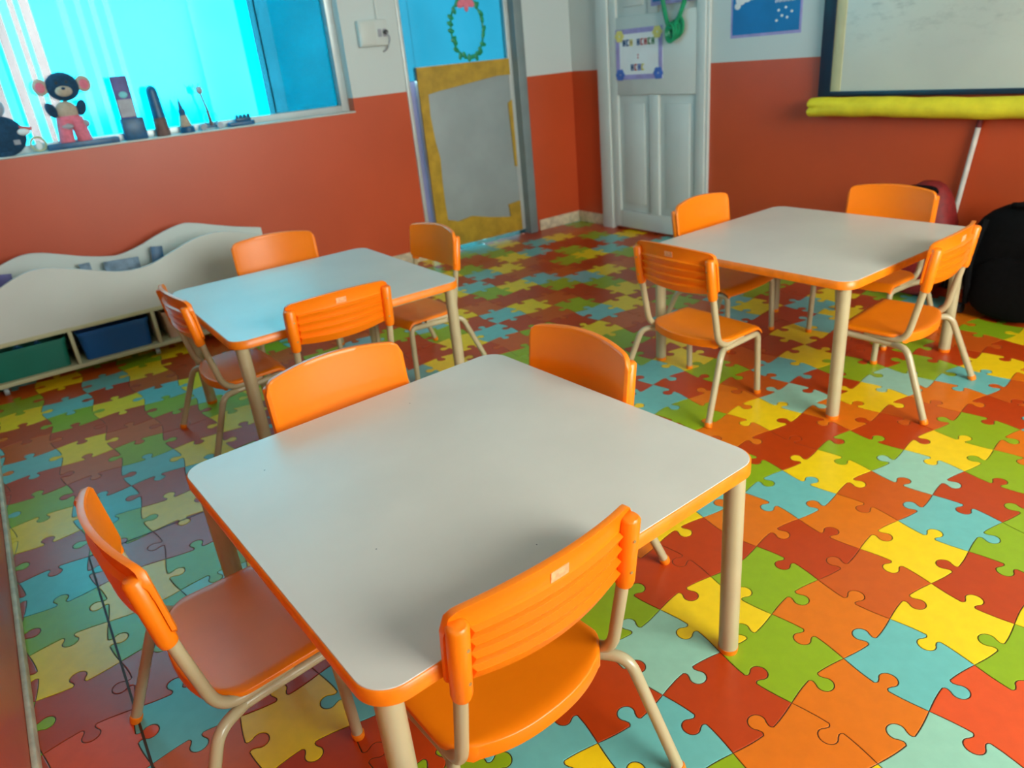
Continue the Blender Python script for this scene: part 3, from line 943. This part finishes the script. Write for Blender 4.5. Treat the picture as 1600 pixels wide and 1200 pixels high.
soft_box('bag_body', 0.30, 0.40, 0.34, M['black'], b2, top_round=0.5)
bm = bmesh.new(); sweep(bm, fillet([(-0.10, 0.09, 0.26), (-0.13, 0.09, 0.38), (-0.13, -0.09, 0.38), (-0.10, -0.09, 0.26)], 0.05), 0.011, 10); done('handle', bm, M['black'], b2)

# ---------------------------------------------------------------- wavy white shelf with bins
SY0, SY1 = 3.655, 3.975        # front and back of the unit
SX0, SX1 = -0.250, 1.120
SH = tag(empty('wave_shelf', (0.435, 3.815, 0)), 'low white shelf on castors with wavy panels under the window', 'shelf')
def sl(x, y, z): return (x - 0.435, y - 3.815, z)
def spt(name, x0, x1, y0_, y1_, z0, z1, m, bevel=0.002):
    return box_obj(name, (x0 - 0.435, x1 - 0.435, y0_ - 3.815, y1_ - 3.815, z0, z1), m, SH, bevel)
def wave_panel(name, pts, zb, y0_, y1_, m):
    bm = bmesh.new()
    # Catmull-Rom through the measured crest points
    P = [Vector((x, z)) for x, z in pts]; C = []
    for k in range(len(P) - 1):
        p0 = P[max(0, k - 1)]; p1 = P[k]; p2 = P[k + 1]; p3 = P[min(len(P) - 1, k + 2)]
        for q in range(6):
            t = q / 6
            C.append(0.5 * ((2 * p1) + (p2 - p0) * t + (2 * p0 - 5 * p1 + 4 * p2 - p3) * t * t + (3 * p1 - p0 - 3 * p2 + p3) * t ** 3))
    C.append(P[-1])
    rows = []
    for c in C:
        rows.append([bm.verts.new(sl(c.x, y, z)) for y, z in ((y0_, zb), (y0_, c.y), (y1_, c.y), (y1_, zb))])
    for k in range(len(rows) - 1):
        A, B = rows[k], rows[k + 1]
        for q in range(4):
            bm.faces.new((A[q], A[(q + 1) % 4], B[(q + 1) % 4], B[q]))
    bm.faces.new(rows[0]); bm.faces.new(rows[-1][::-1])
    return done(name, bm, m, SH, angle=40)
FW = [(-0.25, 0.33), (-0.16, 0.41), (-0.074, 0.463), (0.025, 0.503), (0.099, 0.508), (0.175, 0.490), (0.291, 0.453), (0.372, 0.429), (0.452, 0.423), (0.529, 0.435), (0.614, 0.466), (0.721, 0.503), (0.823, 0.513), (0.90, 0.500), (1.0, 0.468), (1.12, 0.43)]
BW = [(-0.25, 0.40), (-0.15, 0.46), (-0.046, 0.505), (0.044, 0.530), (0.119, 0.525), (0.206, 0.498), (0.288, 0.471), (0.375, 0.452), (0.43, 0.448), (0.523, 0.469), (0.633, 0.509), (0.741, 0.534), (0.81, 0.524), (0.889, 0.500), (0.99, 0.471), (1.075, 0.451), (1.12, 0.440)]
wave_panel('front_wave_panel', FW, 0.235, SY0, SY0 + 0.016, M['white'])
wave_panel('back_wave_panel', BW, 0.065, 3.945, 3.961, M['white'])
spt('shelf_board', SX0, SX1, SY0 - 0.004, 3.945, 0.218, 0.236, M['cream'])
spt('bottom_board', SX0, SX1, SY0 - 0.004, 3.945, 0.045, 0.064, M['cream'])
spt('divider', -0.25, -0.235, SY0 - 0.003, 3.945, 0.064, 0.218, M['cream'])
for x in (0.110, 0.455, 0.795):
    spt('divider', x - 0.008, x + 0.008, SY0 - 0.003, 3.945, 0.064, 0.218, M['cream'])
spt('divider', SX1 - 0.016, SX1, SY0 - 0.003, 3.945, 0.064, 0.218, M['cream'])
spt('end_panel', SX1 - 0.016, SX1, SY0 + 0.016, 3.945, 0.236, 0.40, M['white'])
spt('end_panel', SX0, SX0 + 0.016, SY0 + 0.016, 3.945, 0.236, 0.33, M['white'])
for x in (-0.19, 0.435, 1.06):
    for y in (SY0 + 0.04, 3.91):
        bm = bmesh.new()
        cyl(bm, sl(x - 0.010, y, 0.018), sl(x + 0.010, y, 0.018), 0.018, seg=18)
        ca = done('castor', bm, M['wheel'], SH, bevel=0.002)
        bm = bmesh.new(); box(bm, *[v for v in (x - 0.435 - 0.013, x - 0.435 + 0.013, y - 3.815 - 0.009, y - 3.815 + 0.009, 0.034, 0.045)]); done('castor_plate', bm, M['alu'], ca)

def bin_thing(name, x0, x1, m, lab):
    t = tag(empty(name, ((x0 + x1) / 2, 3.80, 0.065)), lab, 'bin', 'storage bins in the wavy shelf')
    w_ = x1 - x0; h_ = 0.128
    bm = bmesh.new()
    outer0 = rrect(w_ - 0.03, 0.25, 0.02, 5); outer1 = rrect(w_ - 0.012, 0.27, 0.022, 5); inner1 = rrect(w_ - 0.020, 0.262, 0.020, 5); inner0 = rrect(w_ - 0.036, 0.244, 0.018, 5)
    R_ = [[bm.verts.new((x, y, z)) for x, y in q] for q, z in ((outer0, 0.0), (outer1, h_), (inner1, h_), (inner0, 0.006))]
    nn = len(outer0)
    bm.faces.new(R_[0][::-1]); bm.faces.new(R_[3])
    for a in range(3):
        for k in range(nn):
            bm.faces.new((R_[a][k], R_[a][(k + 1) % nn], R_[a + 1][(k + 1) % nn], R_[a + 1][k]))
    done('tub', bm, m, t, angle=50)
    bm = bmesh.new()
    o_ = rrect(w_ - 0.004, 0.278, 0.024, 5); i_ = rrect(w_ - 0.014, 0.266, 0.021, 5)
    R_ = [[bm.verts.new((x, y, z)) for x, y in q] for q, z in ((i_, h_ - 0.012), (o_, h_ - 0.012), (o_, h_ + 0.004), (i_, h_ + 0.004))]
    for a in range(4):
        for k in range(nn):
            bm.faces.new((R_[a][k], R_[a][(k + 1) % nn], R_[(a + 1) % 4][(k + 1) % nn], R_[(a + 1) % 4][k]))
    done('rim', bm, m, t, angle=50)
    return t
bin_thing('storage_bin', -0.222, 0.092, M['bingreen'], 'dark green plastic bin in the leftmost cubby of the wavy shelf')
bin_thing('storage_bin', 0.128, 0.437, M['binblue'], 'blue plastic bin in the wavy shelf beside the green bin')
bin_thing('storage_bin', 0.490, 0.775, M['binpink'], 'beige bin in the wavy shelf behind the left end of the blue table')
# toys heaped in the green bin
for q, (dx, w_) in enumerate(((-0.03, 0.05), (0.045, 0.035))):
    t = tag(empty('toy_block', (-0.065 + dx, 3.705, 0.171)), ('small dark toy in the green bin, left one', 'small dark toy in the green bin, right one')[q], 'toy')
    bm = bmesh.new(); ball(bm, (0, 0, 0.012), w_ / 2, 0.02, 0.014, 12); cyl(bm, (0, 0, 0.018), (0, 0, 0.032), 0.009, 0.006, 10); done('toy_body', bm, M['toyblue'], t)
# books standing between the wavy panels
for (x, w_, h_, z0, lean, lab, m) in ((-0.075, 0.06, 0.24, 0.237, 0.3, 'small dark book peeking out at the left end of the wavy shelf', 'toypurple'),
                                      (0.270, 0.045, 0.215, 0.237, 0.0, 'narrow slate book between the wavy panels', 'book'),
                                      (0.415, 0.15, 0.200, 0.237, 0.12, 'wide grey-blue book leaning between the wavy panels', 'book'),
                                      (0.560, 0.05, 0.228, 0.237, 0.35, 'small dark blue book right of the wide book in the wavy shelf', 'toyblue')):
    t = tag(empty('book', (x, 3.87, z0)), lab, 'book', 'books between the wavy panels')
    t.rotation_euler = (-0.12, lean * 0.4, 0)
    box_obj('cover', (-w_ / 2, w_ / 2, -0.009, -0.007, 0, h_), M[m], t, 0.0005)
    box_obj('cover', (-w_ / 2, w_ / 2, 0.007, 0.009, 0, h_), M[m], t, 0.0005)
    box_obj('pages', (-w_ / 2 + 0.004, w_ / 2 - 0.003, -0.007, 0.007, 0.003, h_ - 0.003), M['paper'], t, 0)
    box_obj('spine', (-w_ / 2 - 0.002, -w_ / 2, -0.009, 0.009, 0, h_), M[m], t, 0)

# ---------------------------------------------------------------- things on the window sill
SZ = WZ0 + 0.003
def sill_thing(name, x, y, lab, cat):
    return tag(empty(name, (x, y, SZ)), lab, cat)
tr = sill_thing('sill_tray', 0.455, 4.150, 'dark blue tray under the plush bear on the window sill', 'tray')
box_obj('tray_base', (-0.155, 0.150, -0.028, 0.028, 0, 0.010), M['toyblue'], tr, 0.003)
for s in (-1, 1):
    box_obj('tray_wall', (-0.155, 0.150, s * 0.028 - 0.004, s * 0.028 + 0.004, 0.0, 0.026), M['toyblue'], tr, 0.002)
box_obj('tray_wall', (-0.155, -0.147, -0.024, 0.024, 0.010, 0.026), M['toyblue'], tr, 0.002)
box_obj('tray_wall', (0.142, 0.150, -0.024, 0.024, 0.010, 0.026), M['toyblue'], tr, 0.002)

be = tag(empty('plush_bear', (0.425, 4.150, SZ + 0.010)), 'plush toy with big round ears and pink trousers on the window sill', 'plush toy')
bm = bmesh.new()
ball(bm, (0, 0, 0.150), 0.048, 0.024, 0.045, 18); done('torso', bm, M['beartan'], be)
bm = bmesh.new(); ball(bm, (0.012, 0, 0.255), 0.070, 0.026, 0.062, 20); done('head', bm, M['bearblue'], be)
bm = bmesh.new(); ball(bm, (0.010, -0.020, 0.236), 0.036, 0.014, 0.024, 16); done('muzzle', bm, M['beartan'], be)
bm = bmesh.new(); ball(bm, (0.010, -0.034, 0.247), 0.009, 0.004, 0.006, 10); done('nose', bm, M['bearblue'], be)
for s in (-1, 1):
    bm = bmesh.new(); ball(bm, (0.012 + s * 0.088, 0, 0.260), 0.033, 0.010, 0.036, 16); e_ = done('ear', bm, M['beartan'], be)
    bm = bmesh.new(); ball(bm, (0.012 + s * 0.090, -0.008, 0.258), 0.020, 0.004, 0.023, 12); done('inner_ear', bm, M['bearpink'], e_)
    bm = bmesh.new(); ball(bm, (0.010 + s * 0.020, -0.022, 0.272), 0.006, 0.004, 0.007, 10); done('eye', bm, M['dark'], be)
    bm = bmesh.new(); ball(bm, (s * 0.062, -0.004, 0.160), 0.022, 0.018, 0.036, 14, Matrix.Rotation(s * 0.35, 4, 'Y')); done('arm', bm, M['bearblue'], be)
    bm = bmesh.new(); cyl(bm, (s * 0.026, 0, 0.120), (s * 0.038, -0.002, 0.018), 0.030, 0.033, 18); ball(bm, (s * 0.038, -0.002, 0.016), 0.033, 0.026, 0.016, 14); done('trouser_leg', bm, M['bearpink'], be)
bm = bmesh.new(); ball(bm, (0, 0, 0.112), 0.053, 0.026, 0.034, 16); done('trouser_seat', bm, M['bearpink'], be)
bm = bmesh.new(); ball(bm, (-0.020, -0.026, 0.085), 0.026, 0.008, 0.014, 12); done('pocket', bm, M['toygrey'], be)
bm = bmesh.new(); ball(bm, (0.058, -0.010, 0.090), 0.020, 0.012, 0.018, 12); done('ball', bm, M['toygrey'], be)

t = sill_thing('plush_figure', 0.135, 4.150, 'dark plush figure with grey face at the left picture edge on the sill', 'plush toy')
bm = bmesh.new(); ball(bm, (0, 0, 0.085), 0.100, 0.030, 0.088, 20); cyl(bm, (0, 0, 0.02), (0, 0, 0.002), 0.03, 0.03, 16); done('torso', bm, M['bearblue'], t)
bm = bmesh.new(); ball(bm, (0.0, -0.002, 0.205), 0.052, 0.028, 0.045, 18); done('head', bm, M['toygrey'], t)
bm = bmesh.new(); ball(bm, (-0.02, 0, 0.245), 0.040, 0.026, 0.022, 16); done('hat', bm, M['bearblue'], t)
bm = bmesh.new(); ball(bm, (0.090, -0.012, 0.095), 0.030, 0.016, 0.016, 14); done('mitten', bm, M['paper'], t)
bm = bmesh.new(); cyl(bm, (0.080, -0.014, 0.118), (0.126, -0.014, 0.104), 0.006, 0.008, 10); done('stick', bm, M['inkred'], t)
bm = bmesh.new(); box(bm, 0.040, 0.066, -0.034, -0.028, 0.045, 0.066); done('badge', bm, M['toygrey'], t, bevel=0.002)
t = sill_thing('wicker_ring', 0.268, 4.142, 'small yellow ring standing between the dark figure and the tray', 'ring')
bm = bmesh.new()
sweep(bm, [(0.030 * math.cos(a), 0, 0.036 + 0.030 * math.sin(a)) for a in [2 * math.pi * k / 28 for k in range(28)]], 0.005, 8, closed=True)
done('hoop', bm, M['cream'], t)
bm = bmesh.new(); ball(bm, (0, 0, 0.030), 0.014, 0.005, 0.020, 12); done('white_card', bm, M['paper'], t)

t = sill_thing('card_holder', 0.685, 4.150, 'purple card standing in a dark blue block on the sill', 'card holder')
box_obj('holder_block', (-0.052, 0.052, -0.026, 0.026, 0, 0.100), M['toyblue'], t, 0.006)
box_obj('card', (-0.045, 0.030, -0.003, 0.003, 0.095, 0.288), M['toypurple'], t, 0.001)
box_obj('card_panel', (-0.040, 0.026, -0.0055, -0.003, 0.105, 0.185), M['toygrey'], t, 0)
bm = bmesh.new(); ball(bm, (-0.006, -0.004, 0.205), 0.020, 0.002, 0.015, 14); done('card_motif', bm, M['cardcyan'], t)

t = sill_thing('domed_bottle', 0.812, 4.150, 'dark round-topped bottle with pinkish lower half on the sill', 'bottle')
bm = bmesh.new(); cyl(bm, (0, 0, 0.0), (0, 0, 0.085), 0.034, 0.031, 22); done('lower_half', bm, M['toybrown'], t, bevel=0.004)
bm = bmesh.new(); cyl(bm, (0, 0, 0.085), (-0.004, 0, 0.205), 0.031, 0.026, 22); ball(bm, (-0.004, 0, 0.205), 0.026, 0.026, 0.030, 18); done('domed_cap', bm, M['toyblue'], t)

t = sill_thing('spinning_top_toy', 0.930, 4.150, 'small toy with dark pointed top and pale middle on the sill', 'toy')
bm = bmesh.new(); cyl(bm, (0, 0, 0), (0, 0, 0.030), 0.036, 0.034, 20); done('toy_base', bm, M['toyblue'], t, bevel=0.004)
bm = bmesh.new(); cyl(bm, (-0.004, 0, 0.030), (-0.006, 0, 0.085), 0.030, 0.018, 20); done('middle', bm, M['beartan'], t, bevel=0.003)
bm = bmesh.new(); cyl(bm, (-0.006, 0, 0.082), (-0.010, 0, 0.160), 0.018, 0.003, 18); ball(bm, (-0.006, 0, 0.100), 0.018, 0.018, 0.02, 14); done('pointed_top', bm, M['toyblue'], t)

t = sill_thing('giraffe_toy', 1.045, 4.150, 'thin long-necked toy on wheels on the sill', 'toy')
bm = bmesh.new(); sweep(bm, [(0.008, 0, 0.02), (0.002, 0, 0.10), (-0.012, 0, 0.175)], [0.010, 0.006, 0.005], 10); done('neck', bm, M['toybrown'], t)
bm = bmesh.new(); ball(bm, (-0.014, -0.004, 0.190), 0.017, 0.014, 0.020, 14); done('head', bm, M['toygrey'], t)
for s in (-1, 0, 1):
    bm = bmesh.new(); cyl(bm, (-0.014 + s * 0.008, 0, 0.200), (-0.016 + s * 0.024, 0, 0.222), 0.004, 0.003, 8); done('horn', bm, M['toybrown'], t)
bm = bmesh.new(); sweep(bm, [(0.010 + 0.034 * math.cos(a), 0.006, 0.055 + 0.034 * math.sin(a)) for a in [2 * math.pi * k / 26 for k in range(26)]], 0.003, 6, closed=True); done('hoop', bm, M['toyblue'], t)
box_obj('axle_bar', (-0.038, 0.050, -0.004, 0.004, 0.010, 0.018), M['toyblue'], t, 0.001)
for s in (-0.036, 0.048):
    bm = bmesh.new(); cyl(bm, (s, -0.010, 0.016), (s, 0.010, 0.016), 0.016, seg=16); done('wheel', bm, M['toygrey'], t)

t = sill_thing('toy_boat', 1.205, 4.150, 'low dark blue toy lying at the right of the sill row', 'toy')
bm = bmesh.new(); prism(bm, [(-0.070, -0.022), (0.055, -0.024), (0.072, 0), (0.055, 0.024), (-0.070, 0.022)], 0.0, 0.022); done('hull', bm, M['toyblue'], t, bevel=0.006)
bm = bmesh.new(); box(bm, -0.03, 0.05, -0.016, 0.016, 0.020, 0.040); done('deck', bm, M['toyblue'], t, bevel=0.005)
for q in range(4):
    bm = bmesh.new(); ball(bm, (-0.018 + 0.02 * q, 0, 0.044), 0.009, 0.012, 0.012, 10); done('knob', bm, M['toyblue'], t)

# ---------------------------------------------------------------- electrical box on the wall
eb = tag(empty('electrical_box', (2.012, YB, 1.325)), 'white electrical outlet box on the wall between window and glass door', 'outlet')
box_obj('box_body', (-0.088, 0.088, -0.040, 0, -0.066, 0.066), M['whitedoor'], eb, 0.006)
box_obj('cover_plate', (-0.082, 0.010, -0.046, -0.040, -0.058, 0.058), M['white'], eb, 0.003)
for q in range(2):
    box_obj('socket', (0.024 + 0.03 * q, 0.046 + 0.03 * q, -0.046, -0.040, -0.022, 0.018), M['toygrey'], eb, 0.002)
bm = bmesh.new(); cyl(bm, (0.066, -0.040, 0.0), (0.066, -0.062, 0.0), 0.012, seg=14); done('plug', bm, M['dark'], eb)
bm = bmesh.new(); sweep(bm, fillet([(0.066, -0.060, 0), (0.088, -0.058, -0.03), (0.080, -0.02, -0.085), (0.060, -0.006, -0.098)], 0.03), 0.004, 8); done('cable', bm, M['toygrey'], eb)
bm = bmesh.new(); sweep(bm, [(0.05, -0.006, 0.066), (0.05, -0.006, 1.30)], 0.007, 8); done('conduit', bm, M['whitedoor'], eb)

# small shiny bead on the floor by the left chair
h = tag(empty('floor_bead', (-0.055, 1.095, 0)), 'tiny clear bead on a blue floor piece by the left chair leg', 'bead')
bm = bmesh.new(); ball(bm, (0, 0, 0.003), 0.005, 0.004, 0.003, 12); done('bead_body', bm, M['clearbead'], h)

bpy.context.view_layer.update()
